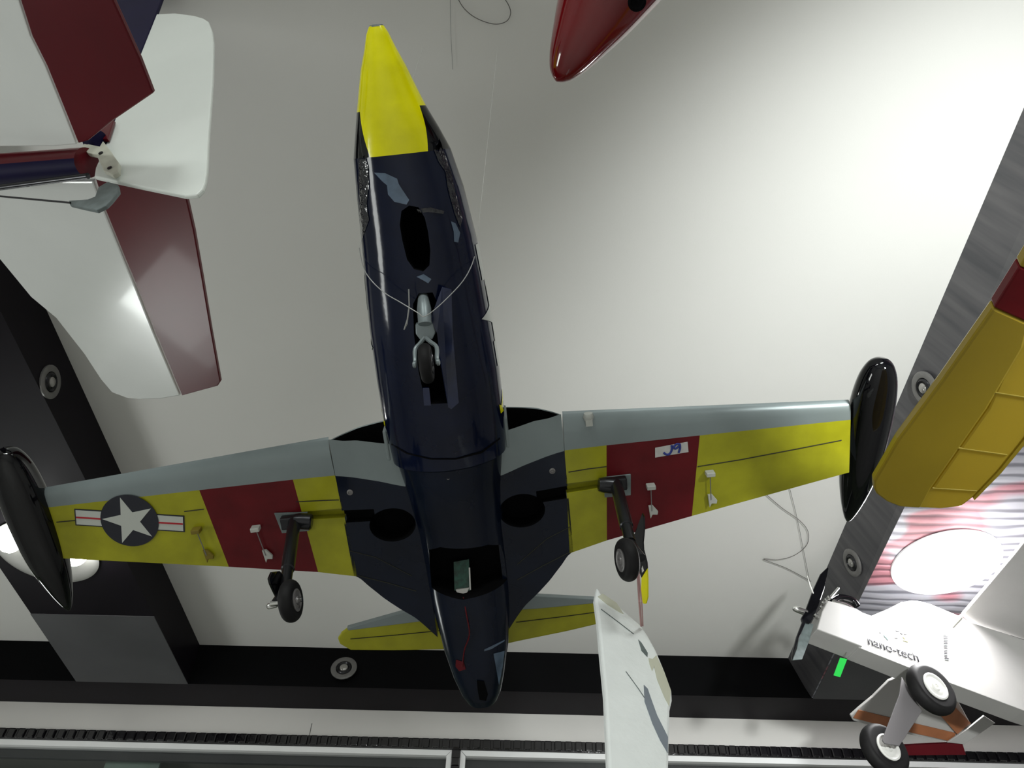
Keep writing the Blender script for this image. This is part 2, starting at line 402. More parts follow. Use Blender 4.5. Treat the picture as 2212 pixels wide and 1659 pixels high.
# left lamp: open bowl with two bulbs
lc = on_z((103, 1190), SO)
t = thing('ceiling_light', 'round recessed lamp with two bare bulbs in the left dark beam', 'ceiling light', lc)
R_ = .145
lathe('lamp_bowl', [(R_, -.001), (R_ + .004, -.006), (R_ - .006, -.008), (R_ * .8, -.004), (.001, -.0035)], lc, (0, 0, 1), M['bowl'], t, seg=64)
for px, py, sz in ((22, 1172, .03), (163, 1199, .034)):
    bp = on_z((px, py), SO - .03)
    lathe('bulb', [(.001, -.03), (sz * .6, -.026), (sz * .95, -.01), (sz, .004), (sz * .8, .018), (sz * .45, .027), (.001, .028)], bp, (.1, 1, .05), M['bulb'], t, seg=24)
area('left_lamp_light', lc + Vector((0, 0, -.07)), lc + Vector((0, 0, -1)), .2, 1.0)

# swivel spotlights in the beam faces
def spotlight(p, n, r, label):
    n = Vector(n).normalized()
    t = thing('spotlight', label, 'spotlight', p, group='round spotlights in the beam faces')
    lathe('trim_ring', [(r, 0), (r, .004), (r * .86, .007), (r * .62, .005), (r * .6, .001)], p, n, M['ring'], t, seg=40)
    lathe('swivel_cup', [(r * .6, .001), (r * .55, .006), (r * .45, .009), (r * .33, .004), (r * .3, .003)], p, n, M['strut'], t, seg=32)
    lathe('lens', [(r * .33, .003), (r * .3, .008), (r * .2, .011), (.001, .012)], p, n, M['lens'], t, seg=28)
spotlight(on_y((743, 1444), 2.691), (0, -1, .14), .047, 'round spotlight in the front black beam below the yellow tailplane')
nL = Vector((1, 0, 0))
spotlight(on_plane((107, 825), Vector((xr, 0, 0)), nL), nL, .043, 'round spotlight in the left dark beam face, above the black tip tank')
nR = Vector((-.145, 0, -.04)).normalized()
pr = Vector((1.01, 0, Zr(1.53)))
spotlight(on_plane((1998, 838), pr, nR), nR, .043, 'round spotlight in the right grey beam face beside the yellow wing')
spotlight(on_plane((1842, 1215), pr + Vector((.008, 0, 0)), nR), nR, .043, 'round spotlight in the right grey beam face above the black propeller')

# ================================================================== THE NAVY JET
JR = Matrix(((0.99182668, 0.11516831, -0.05491898), (-0.08433928, 0.91474705, 0.39512622), (0.095743, -0.3872649, 0.91698374)))
JO = Vector((-0.0968053, 0.7905253, 0.75 + CZ))
jet = thing('model_jet', 'navy blue model jet with yellow nose, red and yellow wings and black tip tanks', 'model airplane', JO, JR)
Jinv = JR.transposed(); JC = Jinv @ (EYE - JO)
def J(px, py, z=0.):
    r = Jinv @ ray(px, py); return JC + r * ((z - JC.z) / r.z)
def JX(px, py, x):
    r = Jinv @ ray(px, py); return JC + r * ((x - JC.x) / r.x)
def JY(px, py, y):
    r = Jinv @ ray(px, py); return JC + r * ((y - JC.y) / r.y)
# fuselage: y, centre x, centre z, half width, depth below, height above
FT = [(-.5425, -.0125, -.030, .0085, .008, .008), (-.535, -.0125, -.030, .0125, .012, .012), (-.52, -.012, -.029, .0175, .0165, .017), (-.50, -.0115, -.027, .0255, .024, .026), (-.475, -.0105, -.024, .0335, .031, .034),
      (-.455, -.0095, -.021, .0400, .037, .042), (-.4305, -.007, -.017, .0490, .043, .052), (-.405, -.005, -.013, .0575, .047, .062), (-.36, -.002, -.008, .0645, .052, .073),
      (-.30, 0, -.003, .0705, .057, .082), (-.25, 0, 0, .0745, .060, .086), (-.20, 0, 0, .0775, .062, .086), (-.13, .001, 0, .0800, .062, .086), (-.07, .001, .004, .0800, .062, .082),
      (-.012, .001, .006, .0765, .060, .078), (-.008, .001, .008, .0715, .056, .076), (.04, .001, .012, .0650, .050, .07), (.10, .002, .014, .0600, .046, .066), (.16, .003, .014, .0590, .044, .064), (.20, .003, .012, .0575, .044, .062),
      (.24, .003, .008, .0540, .042, .058), (.29, .002, .003, .0475, .038, .05), (.335, .001, 0, .0385, .033, .04), (.365, .001, -.002, .0300, .028, .03), (.380, .001, -.003, .0225, .023, .023), (.384, .001, -.003, .018, .018, .018)]
NU = 96
def thb(y):
    if y < -.455: return math.radians(58)
    if y < -.405: t = (y + .455) / .05; return math.radians(58 + (35 - 58) * t)
    return math.radians(35)
def fus_pt(y, u, off=0.):
    """u in -1..1, 0 = keel, +-1 = spine"""
    cx, cz, hw, hb, ht = interp(FT, y)
    tb = thb(y); a = abs(u)
    th = a / .25 * tb if a <= .25 else tb + (a - .25) / .75 * (PI - tb)
    th *= 1 if u >= 0 else -1
    s, c = math.sin(th), math.cos(th)
    e = 1.0 if y < .12 else 1 - .2 * min(1, (y - .12) / .1)       # tail gets slab sided
    sx = math.copysign(abs(s) ** e, s)
    return Vector((cx + (hw + off) * sx, y, cz - (hb if c > 0 else ht) * c - off * c))
ys = []
for a, b in zip(FT, FT[1:]):
    n = 1 if b[0] - a[0] < .011 else 4
    ys += [a[0] + (b[0] - a[0]) * k / n for k in range(n)]
ys += [FT[-1][0]]
us = [-1 + 2 * k / NU for k in range(NU)]
def fus_part(name, y0, y1, ulo, uhi, m, cap0=False, cap1=False, matf=None):
    Y = [y for y in ys if y0 - 1e-6 <= y <= y1 + 1e-6]
    secs = [[fus_pt(y, u) for u in us] for y in Y]
    V, Fc = loft_vf(secs)
    idx = [matf(Y[i // NU], us[i % NU]) if matf else 0 for i in range(len(Fc))]
    if cap0: Fc.append(tuple(range(NU))); idx.append(0)
    if cap1: Fc.append(tuple(range(len(V) - NU, len(V)))); idx.append(0)
    return mk(name, V, Fc, m, idx, jet, smooth=True, local=True)
# the nose: all yellow in front, a yellow tab under the chin
def nose_m(y, u):
    if y < -.4551: return 0
    return 0 if (-.25 - 1e-6 <= u < .25 - 1e-6) else 1
nose = fus_part('nose_cone', -.5425, -.405, 0, 0, [M['nose_yellow'], M['black']], True, False, nose_m)
def body_m(y, u): return 1 if (y < -.24 and abs(u) > .52) else 0
body = fus_part('fuselage', -.405, -.0119, 0, 0, [M['blue'], M['black'], M['well']], True, True, body_m)
aft = fus_part('rear_fuselage', -.012, .384, 0, 0, [M['blue_clean'], M['well']], True, True)
lathe('nose_plug', [(.0088, -.001), (.0075, .0012), (.004, .0006), (.001, 0)], (-.0125, -.5425, -.030), (0, -1, 0), M['bracket'], jet, seg=20, local=True)
def cutter(pts, z0, z1, m='well'):
    return prism('cutter', [Vector((a, b, z0)) for a, b in pts], (0, 0, z1 - z0), M[m], jet, local=True)
def ell(cx, cy, rx, ry, n=32, p=2.):
    o = []
    for k in range(n):
        a = 2 * PI * k / n; c, s = math.cos(a), math.sin(a)
        o.append((cx + rx * math.copysign(abs(c) ** (2 / p), c), cy + ry * math.copysign(abs(s) ** (2 / p), s)))
    return o
def jl(pts, z): return [tuple(J(a, b, z))[:2] for a, b in pts]
ov = jl([(868, 455), (885, 443), (905, 447), (918, 470), (925, 500), (930, 540), (928, 572), (915, 585), (895, 580), (880, 560), (870, 520), (864, 485)], -.055)
bay = jl([(893, 655), (905, 632), (935, 630), (948, 660), (958, 740), (968, 830), (972, 868), (920, 870), (905, 800), (895, 720)], -.055)
boolean(body, [cutter(ov, -.2, .01), cutter(bay, -.2, -.01)])
hat = jl([(925, 1202), (950, 1188), (1055, 1186), (1082, 1197), (1090, 1225), (1097, 1278), (1000, 1298), (930, 1290), (926, 1240)], -.034)
boolean(aft, [cutter(hat, -.2, .02)])

# ---- wings
XS = [(.156, .150), (.158 + .055, .204), (.34, .325), (.5455, .5455)]      # x at the silver line, x at the trailing edge
def wing_y(x):
    le = -.052 + (x - .15) * (.027 / .395) - .012 * math.exp(-((x - .15) / .05)) * 0
    te = interp([(.15, .157), (.204, .143), (.325, .1195), (.5455, .079)], x)[0]
    return le, te
CL = [0, .012, .03, .07, .14, .25, .4, .6, .8, 1.0]
def foil(c, t):
    up = t * (1.9 * math.sqrt(max(c, 0)) * (1 - c) + .25 * c * (1 - c)) + .0012
    lo = t * .42 * math.exp(-c * 26) if c < .3 else 0
    return lo, max(up, lo)
def wing(side):
    secs = []; cols = []
    for i in range(len(XS) - 1):
        n = 6
        for k in range(n + (1 if i == len(XS) - 2 else 0)):
            f_ = k / n
            xb = XS[i][0] + (XS[i+1][0] - XS[i][0]) * f_; xt = XS[i][1] + (XS[i+1][1] - XS[i][1]) * f_
            t = .030 - .010 * (xb - .15) / .4
            sec = []
            for c in reversed(CL):
                x = xt + (xb - xt) * (1 - c) / .75; le, te = wing_y(min(max(x, .15), .5455)); sec.append(Vector((x * side, le + (te - le) * c, foil(c, t)[1])))
            for c in CL[1:]:
                x = xt + (xb - xt) * (1 - c) / .75; le, te = wing_y(min(max(x, .15), .5455)); sec.append(Vector((x * side, le + (te - le) * c, foil(c, t)[0])))
            secs.append(sec); cols.append([1, 2, 1][min(i, 2)])
    V, Fc = loft_vf(secs); n = len(secs[0]); idx = []
    cc = list(reversed(CL)) + CL[1:]
    for q in range(len(Fc)):
        i, k = divmod(q, n); c0 = cc[k]; c1 = cc[(k + 1) % n]
        idx.append(0 if max(c0, c1) <= .2501 else cols[i])
    Fc.append(tuple(range(n))); idx.append(0); Fc.append(tuple(range(len(V) - n, len(V)))); idx.append(0)
    o = mk('wing', V, Fc, [M['silver'], M['yellow'], M['red'], M['well']], idx, jet, smooth=True, local=True)
    slot = [(x * side, y) for x, y in ((.135, .050), (.228, .048), (.228, .060), (.135, .065))]
    boolean(o, [cutter(slot, -.02, .013, 'yellow')])
    return o
wl, wr = wing(-1), wing(1)
# ---- wing roots with the intakes
RT = [(.052, -.034, -.053, .052, .030, .27, .020), (.066, -.035, -.053, .052, .027, .2505, .020), (.080, -.037, -.053, .052, .0225, .233, .020), (.098, -.041, -.051, .052, .016, .217, .018),
      (.118, -.046, -.0485, .050, .010, .197, .014), (.128, -.047, -.047, .0475, .007, .185, .011), (.138, -.048, -.0455, .041, .0045, .173, .009), (.147, -.050, -.0460, .029, .0025, .161, .004), (.1556, -.052, -.0475, .0115, .001, .1545, .003)]
RT2 = smooth_tab(RT, 3)
def root(side):
    secs = []
    for (x, yl, yu, hu, ys_, ye, te) in RT2:
        hu = max(hu, .0105); g = .0016
        s = []
        yd = yl + .05
        for c in (0, .3, .65, 1): s.append((yl + (ys_ - yl) * c, .0008 * (1 - c)))
        for c in (.25, .5, .75, 1): s.append((ys_ + (ye - ys_) * c, 0))
        for c in (0, .35, .7):
            yy = ye + (.03 - ye) * (c + .0); hh = te + (hu - te) * math.sin(min(c, 1) * PI / 2) ** .8
            s.append((yy, hh + .001))
        s.append((.015, hu * 1.03)); s.append((yu, hu)); s.append((yu + .001, hu - g)); s.append((yd, hu - g - .001)); s.append((yd, .0035)); s.append((yl + .001, g + .0008))
        secs.append([Vector((x * side, a, b)) for a, b in s])
    V, Fc = loft_vf(secs); n = len(secs[0]); idx = []
    for q in range(len(Fc)):
        k = q % n
        idx.append(0 if k < 3 or k in (11, 12) or k == n - 1 else (1 if k < 11 else 2))
    Fc.append(tuple(range(n))); idx.append(1); Fc.append(tuple(range(len(V) - n, len(V)))); idx.append(1)
    o = mk('wing_root', V, Fc, [M['silver'], M['blue_clean'], M['well']], idx, jet, smooth=True, local=True, angle=30)
    cs = []
    cs.append(cutter([(x * side, y) for x, y in ell(.090, .083, .032, .0255, 36)], -.02, .03))
    cs.append(cutter([(x * side, y) for x, y in ((.112, .056), (.165, .052), (.165, .071), (.112, .074))], -.02, .012))
    boolean(o, cs)
    return o
rl, rr_ = root(-1), root(1)
for s in (-1, 1):
    mk('intake_lip', *box_vf(*(lambda a, b: (tuple(map(min, a, b)), tuple(map(max, a, b))))((s * .0775, -.056, .0), (s * .0835, -.012, .052))), M['silver'], None, jet, local=True, bevel=.002)
# keel joint ring and screws
for (px, py) in ((968, 1030), (756, 1063), (1193, 1017)):
    z = -.044 if px == 968 else 0
    lathe('screw', [(.0042, 0), (.0042, .0012), (.0025, .0018), (.002, .0006), (.001, .0004)], J(px, py, z), (0, 0, -1), M['hub'], jet, seg=16, local=True)
# thin seams of the control surfaces
def seam(name, pts, z=-.0006, w=.0007, m='seam'):
    pts = [J(a, b, z) for a, b in pts]; V, Fc = tube_vf(pts, w, 6); return mk(name, V, Fc, M[m], None, jet, local=True)
seam('panel_seam', [(1507, 1008), (1600, 993), (1700, 974), (1818, 951)])
seam('panel_seam', [(1228, 1020), (1270, 1013), (1310, 1008)])
seam('panel_seam', [(122, 1128), (165, 1124)]); seam('panel_seam', [(398, 1105), (440, 1100)])
seam('panel_seam', [(640, 1084), (700, 1081), (732, 1080)])
for s in (-1, 1):
    p = [Vector((s * x, y, -.0005)) for x, y in ((.155, .115), (.12, .13), (.075, .165))]
    V, Fc = tube_vf(p, .0005, 6); mk('panel_seam', V, Fc, M['seam'], None, jet, local=True)
    V, Fc = tube_vf([Vector((s * .150, .155, -.0004)), Vector((s * .11, .172, -.0005)), Vector((s * .072, .19, -.0005))], .0006, 6); mk('panel_seam', V, Fc, M['seam'], None, jet, local=True)

# ---- star insignia under the left wing
def flat_c(*a): return flat(*a, parent=INS)
def flat(name, pts, z, m, th=.0004, parent=jet):
    P = [Vector((p[0], p[1], z)) for p in pts]
    return prism(name, P, (0, 0, -th), m, parent, local=True)
c0 = J(281, 1124); a0 = J(163, 1113) ; b0 = J(400, 1128)
ax_ = (b0 - a0).normalized(); ay_ = Vector((-ax_.y, ax_.x, 0))
def ins(u, v): return c0 + ax_ * u + ay_ * v
hwid = (b0 - a0).length / 2; rr = (J(218, 1124) - J(343, 1124)).length / 2; bh = .0125
INS = flat('insignia_border', [ins(-hwid, -bh), ins(hwid, -bh), ins(hwid, bh), ins(-hwid, bh)], -.0003, M['insblue'])
for s in (-1, 1):
    q = [ins(s * (rr - .002), -bh + .0018), ins(s * (hwid - .0018), -bh + .0018), ins(s * (hwid - .0018), bh - .0018), ins(s * (rr - .002), bh - .0018)]
    flat_c('insignia_bar', q, -.0007, M['inswhite'])
    q = [ins(s * (rr - .002), -.0012), ins(s * (hwid - .002), -.0012), ins(s * (hwid - .002), .0012), ins(s * (rr - .002), .0012)]
    flat_c('insignia_stripe', q, -.0011, M['insred'])
flat_c('insignia_disc', [c0 + ax_ * (rr * math.cos(a * PI / 24)) + ay_ * (rr * math.sin(a * PI / 24)) for a in range(48)], -.0012, M['insblue'])
st = []
top = (J(266, 1087) - c0); a_t = math.atan2(top.y, top.x)
for k in range(10):
    r_ = rr * (.93 if k % 2 == 0 else .36); a = a_t + k * PI / 5; st.append(c0 + Vector((r_ * math.cos(a), r_ * math.sin(a), 0)))
flat_c('insignia_star', st, -.0017, M['inswhite'])

# ---- stars and bars on the fuselage flanks, mapped on the surface
def th_to_u(y, th):
    tb = thb(y); a = abs(th)
    u = a / tb * .25 if a <= tb else .25 + (a - tb) / (PI - tb) * .75
    return math.copysign(u, th)
def flank(name, poly, m, s, off=.0008):
    """poly in (y, height angle in rad from keel)"""
    tri = tessellate_polygon([[Vector((a, b * .08, 0)) for a, b in poly]])
    bm = bmesh.new(); vs = [bm.verts.new((a, b * .08, 0)) for a, b in poly]
    for t_ in tri:
        try: bm.faces.new([vs[i] for i in t_])
        except ValueError: pass
    bmesh.ops.subdivide_edges(bm, edges=bm.edges[:], cuts=5, use_grid_fill=True)
    bmesh.ops.triangulate(bm, faces=bm.faces[:])
    bm.verts.index_update()
    V = [fus_pt(v.co.x, th_to_u(v.co.x, s * v.co.y / .08), off) for v in bm.verts]; Fc = [tuple(v.index for v in f.verts) for f in bm.faces]; bm.free()
    return mk(name, V, Fc, M[m], None, jet, smooth=True, local=True)
for s in (-1, 1):
    ymid = -.2 if s > 0 else -.175; tm = 1.63 if s > 0 else 1.9
    st = []
    for k in range(10):
        r_ = .05 if k % 2 == 0 else .019; a = PI / 2 * -1 + k * PI / 5
        st.append((ymid + r_ * math.cos(a), tm + r_ * math.sin(a) / .08))
    flank('flank_star', st, 'inswhite', s)
    flank('flank_bar', [(ymid - .09, tm - .36), (ymid - .045, tm - .36), (ymid - .045, tm - .05), (ymid - .09, tm - .05)], 'inswhite', s)
    flank('flank_bar', [(ymid + .035, tm - .30), (ymid + .068, tm - .30), (ymid + .068, tm - .05), (ymid + .035, tm - .05)], 'inswhite', s)
flank('yellow_arrow', [(-.069, 1.20), (-.082, 1.18), (-.079, 1.27), (-.098, 1.50), (-.094, 1.55), (-.074, 1.33), (-.069, 1.38)], 'nose_yellow', 1)
flank('yellow_arrow', [(-.067, 1.26), (-.076, 1.24), (-.074, 1.30), (-.09, 1.52), (-.085, 1.56), (-.071, 1.36), (-.067, 1.40)], 'nose_yellow', -1)

# ---- patches of lifting tape on the belly, dropped on the surface from below
def bvh_of(o):
    bm = bmesh.new(); bm.from_mesh(o.data); t = BVHTree.FromBMesh(bm); bm.free(); return t
bv_body, bv_aft = bvh_of(body), bvh_of(aft)
def decal(name, px_poly, m, bv, off=.0008, cuts=4, parent=jet):
    P = [Vector((a, b, 0)) for a, b in px_poly]
    tri = tessellate_polygon([P]); bm = bmesh.new(); vs = [bm.verts.new(p) for p in P]
    for t_ in tri:
        try: bm.faces.new([vs[i] for i in t_])
        except ValueError: pass
    bmesh.ops.subdivide_edges(bm, edges=bm.edges[:], cuts=cuts, use_grid_fill=True)
    bmesh.ops.triangulate(bm, faces=bm.faces[:]); bm.verts.index_update()
    V = []; last = -.05
    for v in bm.verts:
        d = (Jinv @ ray(v.co.x, v.co.y)).normalized(); h = bv.ray_cast(JC, d)
        p = h[0] if h[0] else J(v.co.x, v.co.y, last)
        last = p.z; V.append(p - d * off)
    Fc = [tuple(v.index for v in f.verts) for f in bm.faces]; bm.free()
    return mk(name, V, Fc, M[m], None, parent, smooth=True, local=True)
decal('tape_patch', [(808, 373), (832, 374), (858, 386), (862, 400), (838, 402), (826, 392)], 'tape', bv_body)
decal('tape_patch', [(838, 385), (858, 392), (868, 408), (884, 432), (878, 442), (852, 436), (838, 420), (836, 400)], 'tape', bv_body)
decal('tape_patch', [(974, 478), (984, 482), (994, 503), (990, 524), (981, 522), (980, 500)], 'tape', bv_body)
decal('tape_patch', [(900, 598), (915, 592), (932, 603), (925, 612), (915, 606)], 'tape', bv_body)
for pl in ([(776, 345), (786, 330), (795, 360), (797, 400), (792, 440), (797, 475), (788, 500), (781, 520), (776, 470), (777, 430), (774, 390)],
           [(932, 305), (950, 300), (960, 330), (975, 370), (985, 420), (1000, 470), (994, 492), (982, 460), (968, 410), (962, 370), (948, 350), (938, 325)],
           [(900, 452), (930, 448), (960, 456), (958, 462), (925, 458), (905, 460)]):
    decal('crinkled_film', pl, 'crinkle', bv_body, .0012, 6)
# bay door hanging open beside the nose wheel
d1 = [J(930, 688, -.072), J(955, 620, -.070), J(975, 625, -.068), J(978, 720, -.070), J(991, 870, -.066), J(975, 884, -.066), J(968, 880, -.066), J(952, 790, -.074), J(944, 720, -.074)]
prism('bay_door', d1, (.0, 0, .002), M['blue_flap'], jet, local=True)
prism('bay_door', [J(913, 838, -.064), J(927, 838, -.064), J(931, 876, -.063), J(916, 876, -.063)], (0, 0, .002), M['blue_flap'], jet, local=True)
# belly joint lines
decal('joint_line', [(846, 958), (880, 978), (930, 990), (985, 990), (1040, 974), (1080, 945), (1080, 949), (1041, 979), (985, 993), (930, 993), (879, 981), (845, 961)], 'well', bv_body, .0010, 2)

# ---- nose gear
ng = [J(914, 640, -.052), J(916, 668, -.075), J(918, 700, -.085)]
tube('nose_strut', ng, [.006, .0085, .008], M['grey_strut'], jet, local=True, seg=14)
a = JX(918, 705, -.001); b = JX(919, 728, -.001)
prism('nose_strut_block', [a + Vector(v) for v in ((-.011, -.004, 0), (.011, -.004, 0), (.012, .008, -.002), (.007, .016, -.004), (-.007, .016, -.004), (-.012, .008, -.002))], (0, 0, .01), M['grey_strut'], jet, local=True, bevel=.0015)
wc = JX(921, 785, -.001)
fk = JX(919, 740, -.001)
for s in (-1, 1):
    pth = [fk + Vector((0, -.006, .002)), fk + Vector((s * .006, 0, 0)), fk + Vector((s * .0125, .006, -.004)), wc + Vector((s * .0125, -.004, .003)), wc + Vector((s * .013, .002, 0))]
    tube('fork_arm', catmull(pth, 4), .0026, M['grey_strut'], jet, local=True, seg=8)
    lathe('axle_cap', [(.004, 0), (.004, .003), (.002, .004)], wc + Vector((s * .012, 0, 0)), (s, 0, 0), M['grey_strut'], jet, seg=12, local=True)
def wheel(c, ax, r, w, name='wheel', hubm='hub', parent=jet, local=True, face=1, hr=.52, dish=0):
    prof = []
    for k in range(13):
        a = -PI / 2 + PI * k / 12
        prof.append((r - w * .42 + w * .42 * math.cos(a) if True else r, w * .5 * math.sin(a)))
    prof = [(r * hr, -w * .44)] + prof + [(r * hr, w * .44)]
    t = lathe(name, prof, c, ax, M['tyre'], parent, seg=48, local=local)
    h = r * hr
    for s in (-1, 1):
        lathe('wheel_hub', [(h * 1.02, w * .30), (h * 1.02, w * .50), (h * .9, w * .54), (h * .8, w * .485), (h * .66, w * .47), (h * .6, w * .5), (h * .35, w * .48), (h * .3, w * .57), (h * .14, w * .58), (h * .12, w * .5), (.0005, w * .5)], c, Vector(ax) * s, M[hubm], t, seg=36, local=local)
    return t
wheel(wc, (1, 0, 0), .0235, .014, 'nose_wheel', 'strut')

# ---- main gear
def main_gear(s):
    if s < 0:
        br = [(593, 1107), (665, 1105), (668, 1145), (610, 1150)]; piv = J(636, 1128, -.012); wcn = JX(628, 1298, -.190); end = JX(616, 1268, -.203); tilt = (.97, -.06, -.06)
    else:
        br = [(1303, 1030), (1362, 1023), (1362, 1068), (1306, 1073)]; piv = J(1331, 1046, -.012); wcn = JX(1354, 1209, .203); end = JX(1362, 1172, .214); tilt = (.97, .12, .2)
    prism('gear_mount', [J(a, b, -.0004) for a, b in br], (0, 0, -.003), M['bracket'], jet, local=True, bevel=.0006)
    g = boxes('gear_pivot', [((piv.x - .019, piv.y - .008, -.014), (piv.x + .015, piv.y + .010, -.002))], M['strut'], jet, local=True, bevel=.002)
    lathe('gear_pivot', [(.009, -.012), (.011, -.004), (.011, .01), (.009, .012)], (piv.x - s * .012, piv.y, -.012), (1, .2, 0), M['strut'], jet, seg=18, local=True)
    d = (end - piv)
    tube('gear_leg', [piv, piv + d * .75, piv + d * .76, end], [.0085, .0085, .007, .007], M['strut'], jet, local=True, seg=16)
    wheel(wcn, tilt, .0248, .0165, 'main_wheel', 'hub')
    tv = Vector(tilt).normalized()
    tube('wheel_axle', [wcn - tv * .008, wcn + tv * .014] if s > 0 else [wcn + tv * .014, wcn - tv * .024], .003, M['chrome'], jet, local=True)
    tube('gear_leg_foot', [end, end + (wcn - tv * s * -.016 - end) * .5, wcn + tv * s * .018], .0055, M['strut'], jet, local=True)
    return piv, end, wcn
main_gear(-1); main_gear(1)
dl = [(583, 1236), (600, 1234), (612, 1248), (614, 1300), (596, 1296), (580, 1262), (577, 1250)]
prism('gear_door', [JX(a, b, -.212) for a, b in dl], (.003, 0, 0), M['black'], jet, local=True, bevel=.0008)
lathe('wheel_nut', [(.0035, 0), (.0035, .01), (.002, .012)], JX(597, 1306, -.213), (-.6, -.2, -.5), M['chrome'], jet, seg=12, local=True)

# ---- aileron linkages (clear horns and wire rods) and the aerial blob
def linkage(p1, p2, m='clear'):
    a, b = J(*p1, -.006), J(*p2, -.006)
    lk = tube('linkage_rod', [a, b], .0007, M['hub'], jet, local=True, seg=6)
    boxes('servo_arm', [((a.x - .006, a.y - .003, -.012), (a.x + .006, a.y + .003, .0))], M[m], lk, local=True, bevel=.001)
    prism('control_horn', [b + Vector(v) for v in ((-.004, -.008, .004), (.002, -.008, .004), (.009, .002, .004), (.008, .007, .004), (.001, .006, .004), (-.002, .012, .004))], (0, 0, -.004), M[m], lk, local=True, bevel=.0008)
linkage((424, 1146), (446, 1200), 'wing_rib'); linkage((552, 1142), (574, 1200))
linkage((1406, 1051), (1408, 1104)); linkage((1534, 1023), (1536, 1080))
lathe('landing_light', [(.001, -.006), (.006, -.005), (.0075, 0), (.006, .005), (.001, .006)], J(1271, 900, .004), (0, 1, 0), M['clear'], jet, seg=16, local=True)
boxes('landing_light_base', [(tuple(J(1266, 922, -.003)), tuple(J(1279, 905, .001)))], M['clear'], jet, local=True)
# white label with hand written mark
q = [J(a, b, 0) for a, b in ((1415, 967), (1485, 954), (1487, 976), (1415, 988))]
LBL = flat('tape_label', q, -.0004, M['tagwhite'])
def px9(a, b): return J(1390 + a / 9.217, 940 + b / 9.217, -.0013)
for st_ in ([(560, 200), (565, 270), (545, 340), (500, 385), (440, 380), (405, 345)], [(640, 190), (600, 240), (640, 270), (700, 225), (725, 185), (670, 175), (640, 190)], [(725, 185), (728, 260), (700, 350)]):
    V, Fc = tube_vf(catmull([px9(*p) for p in st_], 5), .0015, 6); mk('marker_writing', V, Fc, M['biro'], None, LBL, local=True)

# ---- tip tanks
def tank(s):
    prof = [(0, .0), (.004, .011), (.012, .018), (.03, .0245), (.06, .0285), (.10, .0295), (.15, .028), (.19, .0235), (.225, .016), (.25, .0085), (.262, .003), (.264, .0005)]
    P = smooth_tab(prof, 5)
    if s > 0: n0, t0 = JX(1905, 774, .577), JX(1831, 1126, .574)
    else: n0, t0 = JX(8, 966, -.578), JX(150, 1318, -.566)
    ax = (t0 - n0); L_ = ax.length; ax.normalize()
    o = lathe('tip_tank', [(max(r, .0004) * 1.0, h / .264 * L_) for h, r in P], n0, ax, M['black'], jet, seg=48, local=True)
    return o
tank(-1); tank(1)

# ---- tail: fin and tailplane
prism('tail_fin', [Vector((-.003, y, z)) for y, z in ((.12, .05), (.22, .10), (.30, .20), (.345, .26), (.395, .26), (.37, .08), (.365, .015), (.2, .03))], (.006, 0, 0), M['blue_clean'], jet, local=True, bevel=.002)
ZS = .10
L1 = jl([(985, 1292), (870, 1325), (749, 1359), (737, 1368), (729, 1380), (734, 1392), (757, 1405), (850, 1406), (955, 1404), (1000, 1404)], ZS)
tip = [Vector((x, y, 0)) for x, y in L1]
xm = min(p.x for p in tip)
stab = [(p.x, p.y) for p in tip]
full = stab + [(-x, y) for x, y in reversed(stab)]
full = [(x if abs(x) > .02 else 0.0, y) for x, y in full]
TP = prism('tailplane', [Vector((x, y, ZS)) for x, y in [p for p in full]], (0, 0, .007), M['yellow'], jet, local=True, bevel=.0025)
le = jl([(985, 1290), (870, 1323), (749, 1357), (753, 1362), (896, 1344), (985, 1330)], ZS)
for s in (-1, 1):
    prism('tailplane_leading_edge', [Vector(((-s) * x, y, ZS - .0006)) for x, y in le], (0, 0, .009), M['silver'], TP, local=True, bevel=.001)
    V, Fc = tube_vf([Vector((-s * x, y, ZS - .0005)) for x, y in jl([(757, 1380), (850, 1372), (950, 1362)], ZS)], .0007, 6); mk('panel_seam', V, Fc, M['seam'], None, jet, local=True)

# ---- things in the hatch and at the tail
cb = [J(980, 1214, .012), J(1013, 1208, .012), J(1016, 1276, -.012), J(982, 1280, -.012)]
pc = prism('circuit_board', cb, (0, .001, .003), M['pcb'], jet, local=True)
prism('board_plug', [J(984, 1274, -.013), J(1014, 1270, -.013), J(1006, 1288, -.016), J(1004, 1292, -.018), (J(994, 1293, -.018)), J(990, 1288, -.016)], (0, .001, .004), M['white_hub'], jet, local=True, bevel=.001)
tube('white_edge', [J(1014, 1226, -.001), J(1016, 1274, -.0135)], .0011, M['white_hub'], jet, local=True, seg=6)
wp = []
for p in ((1001, 1290), (1008, 1330), (1014, 1370), (1003, 1405), (999, 1440)):
    d = (Jinv @ ray(*p)).normalized(); h = bv_aft.ray_cast(JC, d); wp.append((h[0] if h[0] else J(*p, -.03)) - d * .0025)
tube('battery_wire', catmull(wp, 5), .0009, M['red'], jet, local=True, seg=6)
decal('tail_skid', [(1030, 1470), (1046, 1472), (1054, 1500), (1050, 1514), (1036, 1512), (1032, 1492)], 'well', bv_aft, .0015, 2)
decal('tape_patch', [(1046, 1403), (1090, 1382), (1090, 1385), (1062, 1402), (1046, 1407)], 'tape', bv_aft, .001, 2)
decal('scrape_mark', [(985, 1425), (1002, 1430), (1006, 1446), (992, 1450), (984, 1440)], 'tail_red', bv_aft, .001, 2)
decal('tape_patch', [(1066, 1412), (1090, 1406), (1086, 1440), (1078, 1480)], 'tape', bv_aft, .0008, 4)

